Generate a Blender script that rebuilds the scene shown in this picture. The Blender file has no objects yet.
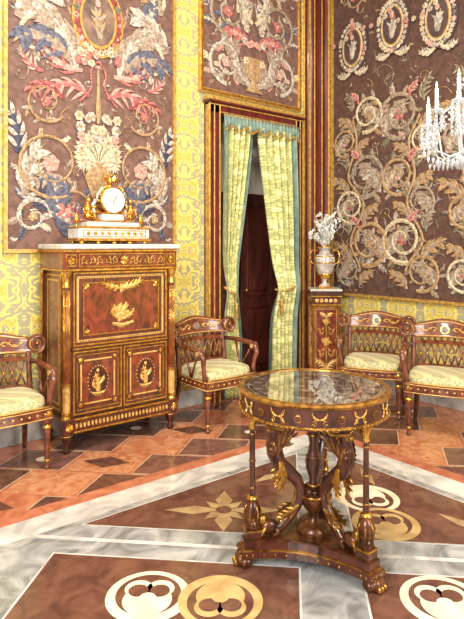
import bpy, bmesh, math, random
from mathutils import Vector, Matrix
random.seed(7)
pi=math.pi
sc=bpy.context.scene
# ------------------------------------------------------------------ materials
def L(c):
    r=[]
    for v in c[:3]:
        v=v/255.0
        r.append(v/12.92 if v<=0.04045 else ((v+0.055)/1.055)**2.4)
    return (r[0],r[1],r[2],1)
def M(name,c1,c2=None,scale=8,rough=.5,metal=0,bump=0,bscale=80,stretch=(1,1,1),lo=.35,hi=.65,coat=0,trans=0,emit=0,detail=4,dist=0):
    m=bpy.data.materials.new(name); m.use_nodes=True
    nt=m.node_tree; N=nt.nodes; K=nt.links
    b=N['Principled BSDF']
    b.inputs['Roughness'].default_value=rough; b.inputs['Metallic'].default_value=metal
    b.inputs['Coat Weight'].default_value=coat; b.inputs['Coat Roughness'].default_value=.06
    b.inputs['Transmission Weight'].default_value=trans
    tc=N.new('ShaderNodeTexCoord'); mp=N.new('ShaderNodeMapping'); mp.inputs['Scale'].default_value=stretch
    K.new(tc.outputs['Object'],mp.inputs['Vector'])
    n=N.new('ShaderNodeTexNoise'); n.inputs['Scale'].default_value=scale; n.inputs['Detail'].default_value=detail
    n.inputs['Distortion'].default_value=dist
    K.new(mp.outputs[0],n.inputs['Vector'])
    r=N.new('ShaderNodeValToRGB'); r.color_ramp.elements[0].position=lo; r.color_ramp.elements[1].position=hi
    r.color_ramp.elements[0].color=L(c1); r.color_ramp.elements[1].color=L(c2 or c1)
    K.new(n.outputs['Fac'],r.inputs['Fac']); K.new(r.outputs[0],b.inputs['Base Color'])
    if emit:
        b.inputs['Emission Color'].default_value=L(c1); b.inputs['Emission Strength'].default_value=emit
    if bump:
        n2=N.new('ShaderNodeTexNoise'); n2.inputs['Scale'].default_value=bscale; K.new(mp.outputs[0],n2.inputs['Vector'])
        bp=N.new('ShaderNodeBump'); bp.inputs['Strength'].default_value=bump; bp.inputs['Distance'].default_value=.005
        K.new(n2.outputs['Fac'],bp.inputs['Height']); K.new(bp.outputs[0],b.inputs['Normal'])
    return m
def damask(name,base,pat,pat2,ph=.2,pv=.27,scale=13,rough=.55):
    m=bpy.data.materials.new(name); m.use_nodes=True
    nt=m.node_tree; N=nt.nodes; K=nt.links; b=N['Principled BSDF']; b.inputs['Roughness'].default_value=rough
    b.inputs['Sheen Weight'].default_value=.2
    tc=N.new('ShaderNodeTexCoord'); sp=N.new('ShaderNodeSeparateXYZ'); K.new(tc.outputs['Object'],sp.inputs[0])
    ad=N.new('ShaderNodeMath'); ad.operation='ADD'; K.new(sp.outputs[0],ad.inputs[0]); K.new(sp.outputs[1],ad.inputs[1])
    p1=N.new('ShaderNodeMath'); p1.operation='PINGPONG'; K.new(ad.outputs[0],p1.inputs[0]); p1.inputs[1].default_value=ph
    p2=N.new('ShaderNodeMath'); p2.operation='PINGPONG'; K.new(sp.outputs[2],p2.inputs[0]); p2.inputs[1].default_value=pv
    cb=N.new('ShaderNodeCombineXYZ'); K.new(p1.outputs[0],cb.inputs[0]); K.new(p2.outputs[0],cb.inputs[2])
    n=N.new('ShaderNodeTexNoise'); n.inputs['Scale'].default_value=scale; n.inputs['Detail'].default_value=2.5; n.inputs['Distortion'].default_value=.8
    K.new(cb.outputs[0],n.inputs['Vector'])
    r=N.new('ShaderNodeValToRGB'); cr=r.color_ramp
    cr.elements[0].position=.0; cr.elements[0].color=L(base)
    cr.elements[1].position=1; cr.elements[1].color=L(base)
    for p,c in ((.42,base),(.44,pat),(.53,pat),(.55,base),(.60,base),(.62,pat2),(.70,pat2),(.72,base)):
        e=cr.elements.new(p); e.color=L(c)
    K.new(n.outputs['Fac'],r.inputs['Fac']); K.new(r.outputs[0],b.inputs['Base Color'])
    bp=N.new('ShaderNodeBump'); bp.inputs['Strength'].default_value=.25; bp.inputs['Distance'].default_value=.004
    K.new(r.outputs[0],bp.inputs['Height']); K.new(bp.outputs[0],b.inputs['Normal'])
    return m
GOLD=M('gilt_bronze',(238,188,92),(180,120,44),30,.22,.85)
AGOLD=M('aged_gilt',(192,142,70),(122,78,34),24,.3,.8)
GOLDP=M('gilt_paint',(212,172,90),(164,120,54),30,.4,.3)
INL=M('gold_inlay',(232,194,118),(196,144,70),40,.35,.25)
DGOLD=M('dark_bronze',(110,64,36),(54,26,16),18,.28,.35)
MAH=M('mahogany',(108,50,30),(64,27,17),5,.28,0,coat=.5,stretch=(6,6,1.2),detail=6)
MAHF=M('flame_mahogany',(140,62,36),(76,31,19),3.5,.2,0,coat=.7,stretch=(3,3,1.5),dist=2.0,detail=6)
MAHD=M('dark_mahogany',(84,37,25),(48,19,14),6,.3,0,coat=.4,stretch=(4,4,1))
CHW=M('chair_mahogany',(132,70,44),(76,36,22),7,.3,0,coat=.5,stretch=(3,3,3))
REDW=M('red_porphyry_wood',(108,34,28),(72,20,18),7,.3,0,coat=.4,stretch=(3,3,.6))
DOORW=M('door_dark_wood',(86,38,30),(56,24,20),5,.35,0,coat=.3,stretch=(3,3,.6))
DMW=damask('yellow_damask',(230,210,112),(166,158,122),(204,178,80),.21,.29,11)
DMC=damask('curtain_damask',(224,216,140),(170,172,112),(238,230,176),.13,.17,16)
DMS=damask('seat_damask',(222,206,150),(166,160,118),(204,190,156),.1,.1,22)
GRN=M('green_silk',(126,148,132),(92,118,110),14,.5)
MARW=M('white_marble',(226,222,212),(188,184,176),6,.25,bump=0,dist=1.5)
MARB=M('grey_white_marble',(206,204,200),(156,154,152),3,.2,dist=2.5,detail=7)
WH=M('white_enamel',(245,243,235),None,5,.3)
BLK=M('black_hand',(20,18,18),None,5,.4)
# ------------------------------------------------------------------ mesh builder
class MB:
    def __init__(s): s.V=[];s.F=[];s.I=[];s.S=[];s.mats=[];s.T=Matrix.Identity(4)
    def add(s,vs,fs,mat,smooth=False):
        if mat not in s.mats: s.mats.append(mat)
        k=s.mats.index(mat); o=len(s.V)
        T=s.T
        for v in vs: s.V.append(tuple(T@Vector(v)))
        for f in fs: s.F.append(tuple(i+o for i in f)); s.I.append(k); s.S.append(smooth)
    def box(s,x0,x1,y0,y1,z0,z1,mat,bev=.004):
        bm=bmesh.new(); bmesh.ops.create_cube(bm,size=1)
        for v in bm.verts: v.co=Vector(((x0+x1)/2+v.co.x*(x1-x0),(y0+y1)/2+v.co.y*(y1-y0),(z0+z1)/2+v.co.z*(z1-z0)))
        b=min(bev,.3*min(abs(x1-x0),abs(y1-y0),abs(z1-z0)))
        if bev>0: bmesh.ops.bevel(bm,geom=bm.edges[:],offset=b,segments=1,affect='EDGES')
        bm.verts.index_update()
        s.add([v.co[:] for v in bm.verts],[[v.index for v in f.verts] for f in bm.faces],mat); bm.free()
    def lathe(s,prof,mat,c=(0,0,0),seg=20,flute=0,nfl=12,smooth=True):
        vs=[];fs=[]
        for (r,z) in prof:
            for i in range(seg):
                a=2*pi*i/seg; rr=r*(1-flute*(.5+.5*math.cos(nfl*a))) if flute else r
                vs.append((c[0]+rr*math.cos(a),c[1]+rr*math.sin(a),c[2]+z))
        n=len(prof)
        for j in range(n-1):
            for i in range(seg):
                k=(i+1)%seg; fs.append((j*seg+i,j*seg+k,(j+1)*seg+k,(j+1)*seg+i))
        s.add(vs,fs,mat,smooth)
        s.add([vs[i] for i in range(seg)],[tuple(range(seg))[::-1]],mat,False)
        s.add([vs[(n-1)*seg+i] for i in range(seg)],[tuple(range(seg))],mat,False)
    def ring(s,prof,mat,c=(0,0,0),seg=72):
        n=len(prof); vs=[];fs=[]
        for (r,z) in prof:
            for i in range(seg):
                a=2*pi*i/seg; vs.append((c[0]+r*math.cos(a),c[1]+r*math.sin(a),c[2]+z))
        for j in range(n):
            l=(j+1)%n
            for i in range(seg):
                k=(i+1)%seg; fs.append((j*seg+i,j*seg+k,l*seg+k,l*seg+i))
        s.add(vs,fs,mat,False)
    def tube(s,pts,r,mat,seg=8,flat=1.0):
        pts=[Vector(p) for p in pts]; n=len(pts)
        if not hasattr(r,'__len__'): r=[r]*n
        vs=[];fs=[]
        t0=(pts[1]-pts[0]).normalized()
        up=Vector((0,0,1)) if abs(t0.z)<.9 else Vector((1,0,0))
        nn=t0.cross(up).normalized()
        for i,p in enumerate(pts):
            t=(pts[min(i+1,n-1)]-pts[max(i-1,0)])
            t=t.normalized() if t.length>1e-9 else t0
            nn=(nn-t*nn.dot(t)); nn=nn.normalized() if nn.length>1e-6 else t.orthogonal().normalized()
            b=t.cross(nn)
            for k in range(seg):
                a=2*pi*k/seg; q=p+nn*math.cos(a)*r[i]+b*math.sin(a)*r[i]*flat; vs.append(q[:])
        for i in range(n-1):
            for k in range(seg):
                l=(k+1)%seg; fs.append((i*seg+k,i*seg+l,(i+1)*seg+l,(i+1)*seg+k))
        fs.append(tuple(range(seg))[::-1]); fs.append(tuple((n-1)*seg+i for i in range(seg)))
        s.add(vs,fs,mat,True)
    def ell(s,c,r,mat,seg=12,e=1.0,ring=None):
        ring=ring or max(6,seg//2+2)
        if not hasattr(r,'__len__'): r=(r,r,r)
        def sg(v,e): return math.copysign(abs(v)**e,v)
        vs=[];fs=[]
        for j in range(ring+1):
            ph=-pi/2+pi*j/ring
            for i in range(seg):
                a=2*pi*i/seg
                vs.append((c[0]+r[0]*sg(math.cos(ph),e)*sg(math.cos(a),e),c[1]+r[1]*sg(math.cos(ph),e)*sg(math.sin(a),e),c[2]+r[2]*sg(math.sin(ph),e)))
        for j in range(ring):
            for i in range(seg):
                k=(i+1)%seg; fs.append((j*seg+i,j*seg+k,(j+1)*seg+k,(j+1)*seg+i))
        s.add(vs,fs,mat,True)
    def prism(s,pts,z0,z1,mat,smooth=False):
        n=len(pts); vs=[(p[0],p[1],z0) for p in pts]+[(p[0],p[1],z1) for p in pts]
        fs=[tuple(range(n))[::-1],tuple(range(n,2*n))]+[(i,(i+1)%n,(i+1)%n+n,i+n) for i in range(n)]
        s.add(vs,fs,mat,smooth)
    def poly(s,pts,z,mat): s.add([(p[0],p[1],z) for p in pts],[tuple(range(len(pts)))],mat)
    def solid(s,fn,nu,nv,mat,smooth=True):
        vs=[];fs=[]
        for w in (0,1):
            for j in range(nv+1):
                for i in range(nu+1): vs.append(tuple(fn(i/nu,j/nv,w)))
        o=(nu+1)*(nv+1); g=lambda i,j,w:w*o+j*(nu+1)+i
        for j in range(nv):
            for i in range(nu):
                fs.append((g(i,j,0),g(i+1,j,0),g(i+1,j+1,0),g(i,j+1,0)))
                fs.append((g(i,j,1),g(i,j+1,1),g(i+1,j+1,1),g(i+1,j,1)))
        for i in range(nu):
            for j in (0,nv): fs.append((g(i,j,0),g(i+1,j,0),g(i+1,j,1),g(i,j,1)))
        for j in range(nv):
            for i in (0,nu): fs.append((g(i,j,0),g(i,j+1,0),g(i,j+1,1),g(i,j,1)))
        s.add(vs,fs,mat,smooth)
    def rib(s,fr,pts,ws,mat,h=.002,ridge=.005):
        n=len(pts); vs=[];fs=[]
        for i in range(n):
            a=pts[max(i-1,0)];b=pts[min(i+1,n-1)]
            dx,dy=b[0]-a[0],b[1]-a[1]; l=math.hypot(dx,dy) or 1
            nx,ny=-dy/l,dx/l; w=ws[i] if hasattr(ws,'__len__') else ws
            p=pts[i]
            vs+= [fr(p[0]-nx*w,p[1]-ny*w,h),fr(p[0],p[1],h+ridge),fr(p[0]+nx*w,p[1]+ny*w,h)]
        for i in range(n-1):
            o=3*i; fs+=[(o,o+1,o+4,o+3),(o+1,o+2,o+5,o+4)]
        s.add(vs,fs,mat,False)
    def rframe(s,fr,u0,v0,u1,v1,w,mat,h=.004):
        for (a,b,c,d) in ((u0,v0,u1,v0+w),(u0,v1-w,u1,v1),(u0,v0+w,u0+w,v1-w),(u1-w,v0+w,u1,v1-w)):
            s.plate(fr,a,b,c,d,mat,h)
    def plate(s,fr,a,b,c,d,mat,h=.004,h0=-.002):
        vs=[fr(a,b,h0),fr(c,b,h0),fr(c,d,h0),fr(a,d,h0),fr(a,b,h),fr(c,b,h),fr(c,d,h),fr(a,d,h)]
        s.add(vs,[(4,5,6,7),(0,1,5,4),(1,2,6,5),(2,3,7,6),(3,0,4,7)],mat)
    def disc(s,fr,cu,cv,ru,rv,mat,h=.004,seg=24,dome=.0,h0=-.001):
        vs=[fr(cu,cv,h+dome)];fs=[]
        for i in range(seg):
            a=2*pi*i/seg; vs.append(fr(cu+ru*math.cos(a),cv+rv*math.sin(a),h))
        for i in range(seg):
            a=2*pi*i/seg; vs.append(fr(cu+ru*math.cos(a),cv+rv*math.sin(a),h0))
        for i in range(seg):
            k=(i+1)%seg; fs.append((0,1+i,1+k)); fs.append((1+i,1+seg+i,1+seg+k,1+k))
        s.add(vs,fs,mat)
    def build(s,name,mat=None):
        me=bpy.data.meshes.new(name); me.from_pydata(s.V,[],s.F)
        for m in s.mats: me.materials.append(m)
        me.polygons.foreach_set('material_index',s.I); me.polygons.foreach_set('use_smooth',s.S)
        me.update()
        ob=bpy.data.objects.new(name,me); sc.collection.objects.link(ob)
        if mat is not None: ob.matrix_world=mat
        return ob
def inst(ob,name,mat):
    o=bpy.data.objects.new(name,ob.data); sc.collection.objects.link(o); o.matrix_world=mat; return o
def place(x,y,z,rz=0,s=(1,1,1)): return Matrix.Translation((x,y,z))@Matrix.Rotation(rz,4,'Z')@Matrix.Diagonal((s[0],s[1],s[2],1))
FL=lambda u,v,h:(u,-h-.004,v)
FR=lambda u,v,h:(-h-.004,u,v)
# ------------------------------------------------------------------ ornament
def leaf(mb,fr,p,ang,Ln,curl,w,mat,h=.003,lobes=3,mat2=None,ridge=.005):
    n=9; pts=[p]; a=ang; q=p
    for i in range(n):
        a=ang+curl*((i+1)/n)**1.3; q=(q[0]+math.cos(a)*Ln/n,q[1]+math.sin(a)*Ln/n); pts.append(q)
    ws=[w*(.25+math.sin(pi*min(1,(i/n)*.9+.08))**.8*.75)*(1-.95*(i/n)**4) for i in range(n+1)]
    mb.rib(fr,pts,ws,mat,h,ridge)
    for k in range(lobes):
        t=(k+1)/(lobes+1); i=int(t*n); aa=ang+curl*t**1.3
        for sg in (1,-1):
            l2=Ln*(.42-.2*t)
            pp=[pts[i]]; ca=aa+sg*.9; qq=pts[i]
            for j in range(4):
                ca-=sg*.1-curl*.12; qq=(qq[0]+math.cos(ca)*l2/4,qq[1]+math.sin(ca)*l2/4); pp.append(qq)
            mb.rib(fr,pp,[w*.3,w*.5,w*.45,w*.28,0.0],mat2 or mat,h+.0006*(k+1),ridge*.6)
def flower(mb,fr,p,r,mat,matc,h=.006,n=6):
    a0=random.random()*6
    for i in range(n):
        a=a0+2*pi*i/n; c=math.cos(a);s_=math.sin(a)
        mb.rib(fr,[(p[0]+c*r*t,p[1]+s_*r*t) for t in (.1,.4,.75,1)],[r*.15,r*.36,r*.4,r*.1],mat,h+.0004*i,r*.12)
    mb.disc(fr,p[0],p[1],r*.3,r*.3,matc,h+.006,10,.004)
def scroll(mb,fr,c,R,a0,dr,turns,stem,leaves,w=.014,ll=.13,fl=None,flc=None,nl=9,lob=3,hs=.006):
    pts=[];n=34
    for i in range(n+1):
        t=i/n; a=a0+dr*turns*2*pi*t; r=R*((1-t)**.75*.85+.15)
        pts.append((c[0]+r*math.cos(a),c[1]+r*math.sin(a)))
    mb.rib(fr,pts,[w*(1-.6*i/n) for i in range(n+1)],stem,hs,.006)
    for k in range(nl):
        t=(k+.4)/nl; i=int(t*n*.88); a=a0+dr*turns*2*pi*i/n
        ta=a+dr*pi/2
        sgn=1 if k%3 else -1
        m1=random.choice(leaves)
        leaf(mb,fr,pts[i],ta-dr*sgn*.35,ll*(1-.5*t)*random.uniform(.8,1.25),-dr*sgn*random.uniform(.9,1.7),ll*.13,m1,.003+.001*(k%4),lob,random.choice(leaves+[m1,m1]))
    if fl: flower(mb,fr,c,R*.26,fl,flc)
def wreath(mb,fr,c,rx,ry,n,mats,r=.03):
    for i in range(n):
        a=2*pi*i/n
        flower(mb,fr,(c[0]+rx*math.cos(a),c[1]+ry*math.sin(a)),r*random.uniform(.75,1.2),random.choice(mats),random.choice(mats),.012,5)
def mir(fr,ax): 
    return (lambda u,v,h:fr(ax+u,v,h)),(lambda u,v,h:fr(ax-u,v,h))
TG1=M('mauve_brown_silk',(126,92,80),(98,68,58),22,.7,bump=.3)
TG2=M('brown_silk',(100,70,58),(76,51,42),22,.7,bump=.3)
SIL=M('silver_thread',(214,202,186),(130,118,108),38,.55,bump=.5,bscale=160)
CRM=M('cream_thread',(226,210,178),(168,144,112),36,.6,bump=.5,bscale=160)
GRT=M('greige_thread',(178,158,136),(118,98,84),34,.6,bump=.5,bscale=160)
BLU=M('slate_blue_thread',(106,108,124),(66,62,80),35,.6,bump=.5,bscale=160)
NAV=M('navy_thread',(70,70,90),(46,42,56),35,.6)
PNK=M('rose_thread',(196,120,112),(140,72,72),35,.6,bump=.5,bscale=160)
RED=M('crimson_thread',(156,64,60),(116,44,44),35,.6)
TAN=M('tan_thread',(190,156,112),(140,106,72),40,.6,bump=.5,bscale=160)
OLV=M('olive_thread',(130,126,98),(88,84,64),35,.6,bump=.5,bscale=160)
LPK=M('pale_rose_thread',(214,170,154),(174,120,110),35,.6)
def sprigs(mb,fr,u0,u1,v0,v1,n,mats,ll=.09):
    for k in range(n):
        u=random.uniform(u0,u1);v=random.uniform(v0,v1);a=random.uniform(0,2*pi)
        m1=random.choice(mats)
        leaf(mb,fr,(u,v),a,ll*random.uniform(.6,1.2),random.uniform(-2.4,2.4),ll*.11,m1,.0015,2,m1,.003)
def tendril(mb,fr,p,ang,Ln,curl,mat,w=.005):
    n=22; pts=[p]; q=p
    for i in range(n):
        a=ang+curl*((i+1)/n)**2; q=(q[0]+math.cos(a)*Ln/n,q[1]+math.sin(a)*Ln/n); pts.append(q)
    mb.rib(fr,pts,[w*(1-.5*i/n) for i in range(n+1)],mat,.005,.004)
    mb.disc(fr,pts[-1][0],pts[-1][1],w*2.2,w*2.2,mat,.008,8,.003)
# ------------------------------------------------------------------ left tapestry
def tapestry_left():
    mb=MB(); u0,u1,v0,v1=-3.49,-2.03,1.47,4.72
    mb.plate(FL,u0,v0,u1,v1,TG1,.012,0)
    def F0(u,v,h): return (u,-.016-h,v)
    mb.rframe(FL,u0-.03,v0-.03,u1+.03,v1+.03,.03,GOLDP,.028)
    ax=(u0+u1)/2
    sprig=[GRT,TAN,GRT,TG2,OLV,LPK,SIL]
    A,B=mir(F0,ax)
    for side,fr in enumerate((A,B)):
        random.seed(11)
        sprigs(mb,fr,.03,.66,1.55,4.6,48,sprig,.08)
        for k in range(30):
            tendril(mb,fr,(random.uniform(.05,.6),random.uniform(1.6,4.3)),random.uniform(0,6.28),random.uniform(.15,.32),random.choice((-1,1))*random.uniform(3,6),random.choice([TAN,GRT,SIL]))
        leaf(mb,fr,(.20,2.92),1.5,.62,-1.3,.06,SIL,.007,6,GRT)
        leaf(mb,fr,(.24,2.98),1.0,.55,-1.9,.055,GRT,.010,5,BLU)
        scroll(mb,fr,(.50,3.12),.17,pi*.9,-1,1.3,CRM,[SIL,GRT,NAV,CRM,GRT],.020,.17,LPK,CRM,9)
        leaf(mb,fr,(.30,3.45),-.1,.40,1.9,.055,SIL,.006,5,BLU)
        leaf(mb,fr,(.66,3.22),2.0,.50,1.1,.06,GRT,.009,5,SIL)
        leaf(mb,fr,(.60,3.55),1.5,.40,1.2,.05,GRT,.008,4,CRM)
        leaf(mb,fr,(.08,2.72),.7,.42,-1.7,.028,PNK,.009,4,LPK)
        leaf(mb,fr,(.14,2.92),-.2,.44,1.5,.028,LPK,.008,4,PNK)
        leaf(mb,fr,(.30,2.66),1.0,.36,-2.2,.028,RED,.010,4,PNK)
        leaf(mb,fr,(.46,2.85),.1,.24,1.3,.022,PNK,.008,3,LPK)
        scroll(mb,fr,(.40,2.14),.28,-pi*.65,1,1.55,TAN,[GRT,SIL,CRM,TAN],.015,.13,LPK,TAN,11,2,.012)
        scroll(mb,fr,(.44,2.62),.17,pi*1.2,1,1.3,TAN,[GRT,TAN,SIL],.012,.10,PNK,TAN,8,2,.012)
        scroll(mb,fr,(.19,1.80),.15,0,1,1.3,TAN,[SIL,BLU,GRT],.013,.13,LPK,CRM,8)
        scroll(mb,fr,(.54,1.72),.15,pi,-1,1.3,SIL,[SIL,NAV,BLU,CRM,GRT],.018,.17,TAN,CRM,10)
        leaf(mb,fr,(.05,1.56),.3,.62,1.4,.055,SIL,.009,6,BLU)
        leaf(mb,fr,(.60,1.88),1.5,.46,.9,.048,GRT,.009,5,SIL)
        leaf(mb,fr,(.26,1.95),.8,.34,-1.6,.040,BLU,.009,4,GRT)
        leaf(mb,fr,(.10,1.60),1.2,.35,-1.2,.036,LPK,.011,4,PNK)
        leaf(mb,fr,(.66,2.2),1.8,.38,-1.0,.040,NAV,.010,4,SIL)
        scroll(mb,fr,(.4,3.85),.22,-pi*.5,1,1.3,TAN,[SIL,PNK,GRT,CRM],.016,.17,RED,CRM,9)
        scroll(mb,fr,(.35,4.35),.2,-pi*.5,1,1.3,TAN,[SIL,PNK,TAN,CRM],.016,.17,RED,CRM,9)
        mb.rib(fr,[(.0+.03*math.sin(i*.9)+.018*i,3.02-.045*i) for i in range(9)],[.009]*9,PNK,.012)
        for k in range(11):
            leaf(mb,fr,(0.0,2.16),pi/2-.13*k,.36-.015*k,-.3-.1*k,.02,random.choice([CRM,SIL,OLV,GRT,TAN]),.006+.0006*k,3,CRM)
        for k in range(11):
            flower(mb,fr,(random.uniform(0,.19),random.uniform(2.26,2.56)),random.uniform(.03,.05),random.choice([CRM,LPK,CRM,SIL]),TAN,.014)
    C,_=mir(F0,ax)
    mb.disc(C,0,3.36,.23,.31,GOLDP,.010,36)
    mb.disc(C,0,3.36,.205,.28,RED,.013,36)
    mb.disc(C,0,3.36,.165,.24,GOLDP,.016,36)
    mb.disc(C,0,3.36,.145,.215,M('medallion_picture',(140,112,92),(84,62,58),10,.6),.018,36)
    leaf(mb,C,(0.01,3.20),1.6,.28,.3,.035,GRT,.021,3,TAN)
    mb.disc(C,-.01,3.49,.024,.03,LPK,.024,12,.004)
    leaf(mb,C,(0.0,3.36),.5,.10,.6,.014,LPK,.023,1,TAN)
    random.seed(4)
    wreath(mb,C,(0,3.36),.195,.27,26,[PNK,CRM,RED,TAN,LPK,CRM,OLV],.030)
    for k in range(12):
        flower(mb,C,(random.uniform(-.18,.18),random.uniform(2.99,3.1)),.034,random.choice([PNK,LPK,CRM]),TAN,.014)
    mb.rib(C,[(0,1.5),(0,1.6),(0,1.68),(0,1.8),(0,1.95),(0,2.05),(0,2.18)],[.10,.03,.05,.02,.08,.12,.07],TAN,.012,.01)
    mb.rib(C,[(-.13,2.17),(0,2.15),(.13,2.17)],[.01,.014,.01],CRM,.016,.004)
    mb.rib(C,[(0,2.5),(0,2.6),(0,2.75),(0,2.95)],[.01,.025,.016,.01],TAN,.01)
    return mb.build('tapestry')
tapestry_left()
# ------------------------------------------------------------------ right tapestry
def tapestry_right():
    mb=MB(); u0,u1,v0,v1=-3.6,-.19,.98,4.72
    mb.plate(FR,u0,v0,u1,v1,TG2,.012,0)
    def F0(u,v,h): return (-.016-h,u,v)
    mb.rframe(FR,u0-.03,v0-.03,u1+.03,v1+.03,.03,GOLDP,.028)
    pal=[GRT,TAN,GRT,SIL,OLV,TAN,GRT]
    pic=M('grisaille_picture',(196,186,168),(120,104,92),12,.6)
    OV=M('oval_ground',(86,66,64),(64,48,48),12,.6)
    random.seed(90)
    for q in range(190):
        u=random.uniform(u0+.1,u1-.1); v=random.uniform(1.05,3.4)
        tendril(mb,F0,(u,v),random.uniform(0,6.28),random.uniform(.15,.3),random.choice((-1,1))*random.uniform(3,6),random.choice([TAN,GRT,OLV]),.0045)
    sprigs(mb,F0,u0+.08,u1-.08,1.05,4.6,230,[GRT,OLV,TAN,GRT,TG1],.07)
    # climbing vine: scrolls of varying size linked by a running stem
    for ci in range(5):
        ax=-.52-.66*ci; C,_=mir(F0,ax)
        s=1 if ci%2 else -1
        v=1.20; spine=[]; k=0; Rs=[.17,.25,.19,.24,.16,.20]; cyc=0
        rr=random.Random(40+ci)
        cents=[]
        while v<3.32 and k<6:
            R=Rs[(k+ci*2)%6]; s=-s
            c=(s*(.11+rr.uniform(-.02,.05)),v+R*.2); cents.append((c,R,s)); v+=R*1.62; k+=1
        for k,(c,R,s) in enumerate(cents):
            random.seed(50+k+ci*7)
            stem=[GRT,TAN,CRM][(k+ci)%3]
            scroll(mb,C,c,R,(-pi*.6 if s>0 else pi*1.6),s,1.75,stem,pal+([LPK] if k%2 else [BLU]),.10*R,.62*R,[LPK,TAN,PNK,SIL][(k+ci)%4],TAN,14,3,.014)
            leaf(mb,C,(c[0]+s*R*.75,c[1]-R*.8),pi/2+s*.1,R*1.9,s*1.5,.04,SIL,.009,6,GRT)
            leaf(mb,C,(c[0]-s*R*.9,c[1]-R*.9),pi/2+s*.3,R*1.5,s*1.4,.032,GRT,.010,5,TAN)
            leaf(mb,C,(c[0]-s*R*1.1,c[1]+R*.3),pi/2-s*.4,R*1.2,s*1.7,.026,OLV,.008,4,GRT)
            if k%2: leaf(mb,C,(s*.02,c[1]+R*.6),pi/2,.2,s*1.7,.022,PNK,.015,3,LPK)
            spine.append((c[0]-s*R*.95,c[1]))
        sm=[]
        for i in range(len(spine)-1):
            a,b=spine[i],spine[i+1]
            for j in range(8):
                t=j/8; e=t*t*(3-2*t); sm.append((a[0]+(b[0]-a[0])*e,a[1]+(b[1]-a[1])*t))
        mb.rib(C,sm,[.014]*len(sm),TAN,.011,.006)
    for ci in range(7):
        ax=-.47-.5*ci; C,_=mir(F0,ax)
        mv=3.62 if ci%2==0 else 3.70
        mb.disc(C,0,mv,.20,.285,OV,.022,32)
        mb.disc(C,0,mv,.135,.215,CRM,.026,28)
        mb.disc(C,0,mv,.118,.195,GOLDP,.028,28)
        mb.disc(C,0,mv,.108,.183,OV,.030,28)
        leaf(mb,C,(0,mv-.13),1.6,.21,.3,.036,pic,.033,2,SIL)
        mb.disc(C,0,mv+.10,.024,.030,LPK,.037,10,.003)
        leaf(mb,C,(0,mv),.3,.08,.8,.012,pic,.035,0)
        random.seed(3+ci)
        fw=lambda u,v,h,C=C:C(u,v,h+.016)
        wreath(mb,fw,(0,mv),.165,.247,28,[CRM,SIL,LPK,SIL,OLV,CRM],.027)
        for t in range(9):
            a=t/8*pi; flower(mb,C,(.25-.25*math.cos(a)*1.0 ,mv+.20-.13*math.sin(a)),.028,random.choice([CRM,LPK,SIL,PNK]),TAN,.032)
        for s in (1,-1):
            leaf(mb,C,(s*.03,mv-.27),pi/2-s*2.2,.2,s*1.6,.024,CRM,.024,3,SIL)
        for v in (4.15,4.5): scroll(mb,C,(0,v),.17,0,1,1.3,TAN,pal,.014,.12,PNK,CRM,9)
    return mb.build('wall_hanging_tapestry')
tapestry_right()
def tapestry_over():
    mb=MB(); u0,u1,v0,v1=-1.69,-.41,3.0,4.72
    mb.plate(FL,u0,v0,u1,v1,TG1,.012,0)
    def F0(u,v,h): return (u,-.016-h,v)
    mb.rframe(FL,u0-.045,v0-.045,u1+.045,v1+.045,.045,GOLDP,.025); mb.rframe(FL,u0-.03,v0-.03,u1+.03,v1+.03,.018,GOLD,.04)
    A,B=mir(F0,(u0+u1)/2)
    for fr in (A,B):
        random.seed(77)
        sprigs(mb,fr,.03,.6,3.06,4.6,70,[SIL,TAN,BLU,GRT,OLV,GRT],.08)
        scroll(mb,fr,(.36,3.30),.22,-pi*.5,1,1.5,SIL,[SIL,CRM,GRT,LPK,BLU],.022,.19,LPK,CRM,13,3,.012)
        scroll(mb,fr,(.33,3.80),.24,pi*1.5,1,1.5,GRT,[SIL,CRM,GRT,BLU,TAN],.022,.19,PNK,CRM,13,3,.012)
        scroll(mb,fr,(.36,4.32),.21,-pi*.5,1,1.4,SIL,[SIL,CRM,PNK],.02,.18,LPK,CRM,11)
        leaf(mb,fr,(.03,3.1),.5,.6,1.2,.05,SIL,.01,6,GRT)
        leaf(mb,fr,(.05,3.5),.9,.4,-1.5,.04,LPK,.01,5,PNK)
        leaf(mb,fr,(.02,3.75),.6,.45,1.5,.04,CRM,.01,5,SIL)
        leaf(mb,fr,(.02,4.1),.9,.4,-1.5,.04,LPK,.01,5,SIL)
        for k in range(8): flower(mb,fr,(random.uniform(0,.14),random.uniform(3.3,3.95)),.04,random.choice([CRM,SIL,LPK]),TAN,.014)
    C,_=mir(F0,(u0+u1)/2)
    mb.rib(C,[(0,3.05),(0,3.15),(0,3.25),(0,3.4)],[.12,.04,.1,.13],TAN,.012,.01)
    return mb.build('overdoor_tapestry')
tapestry_over()
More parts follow.
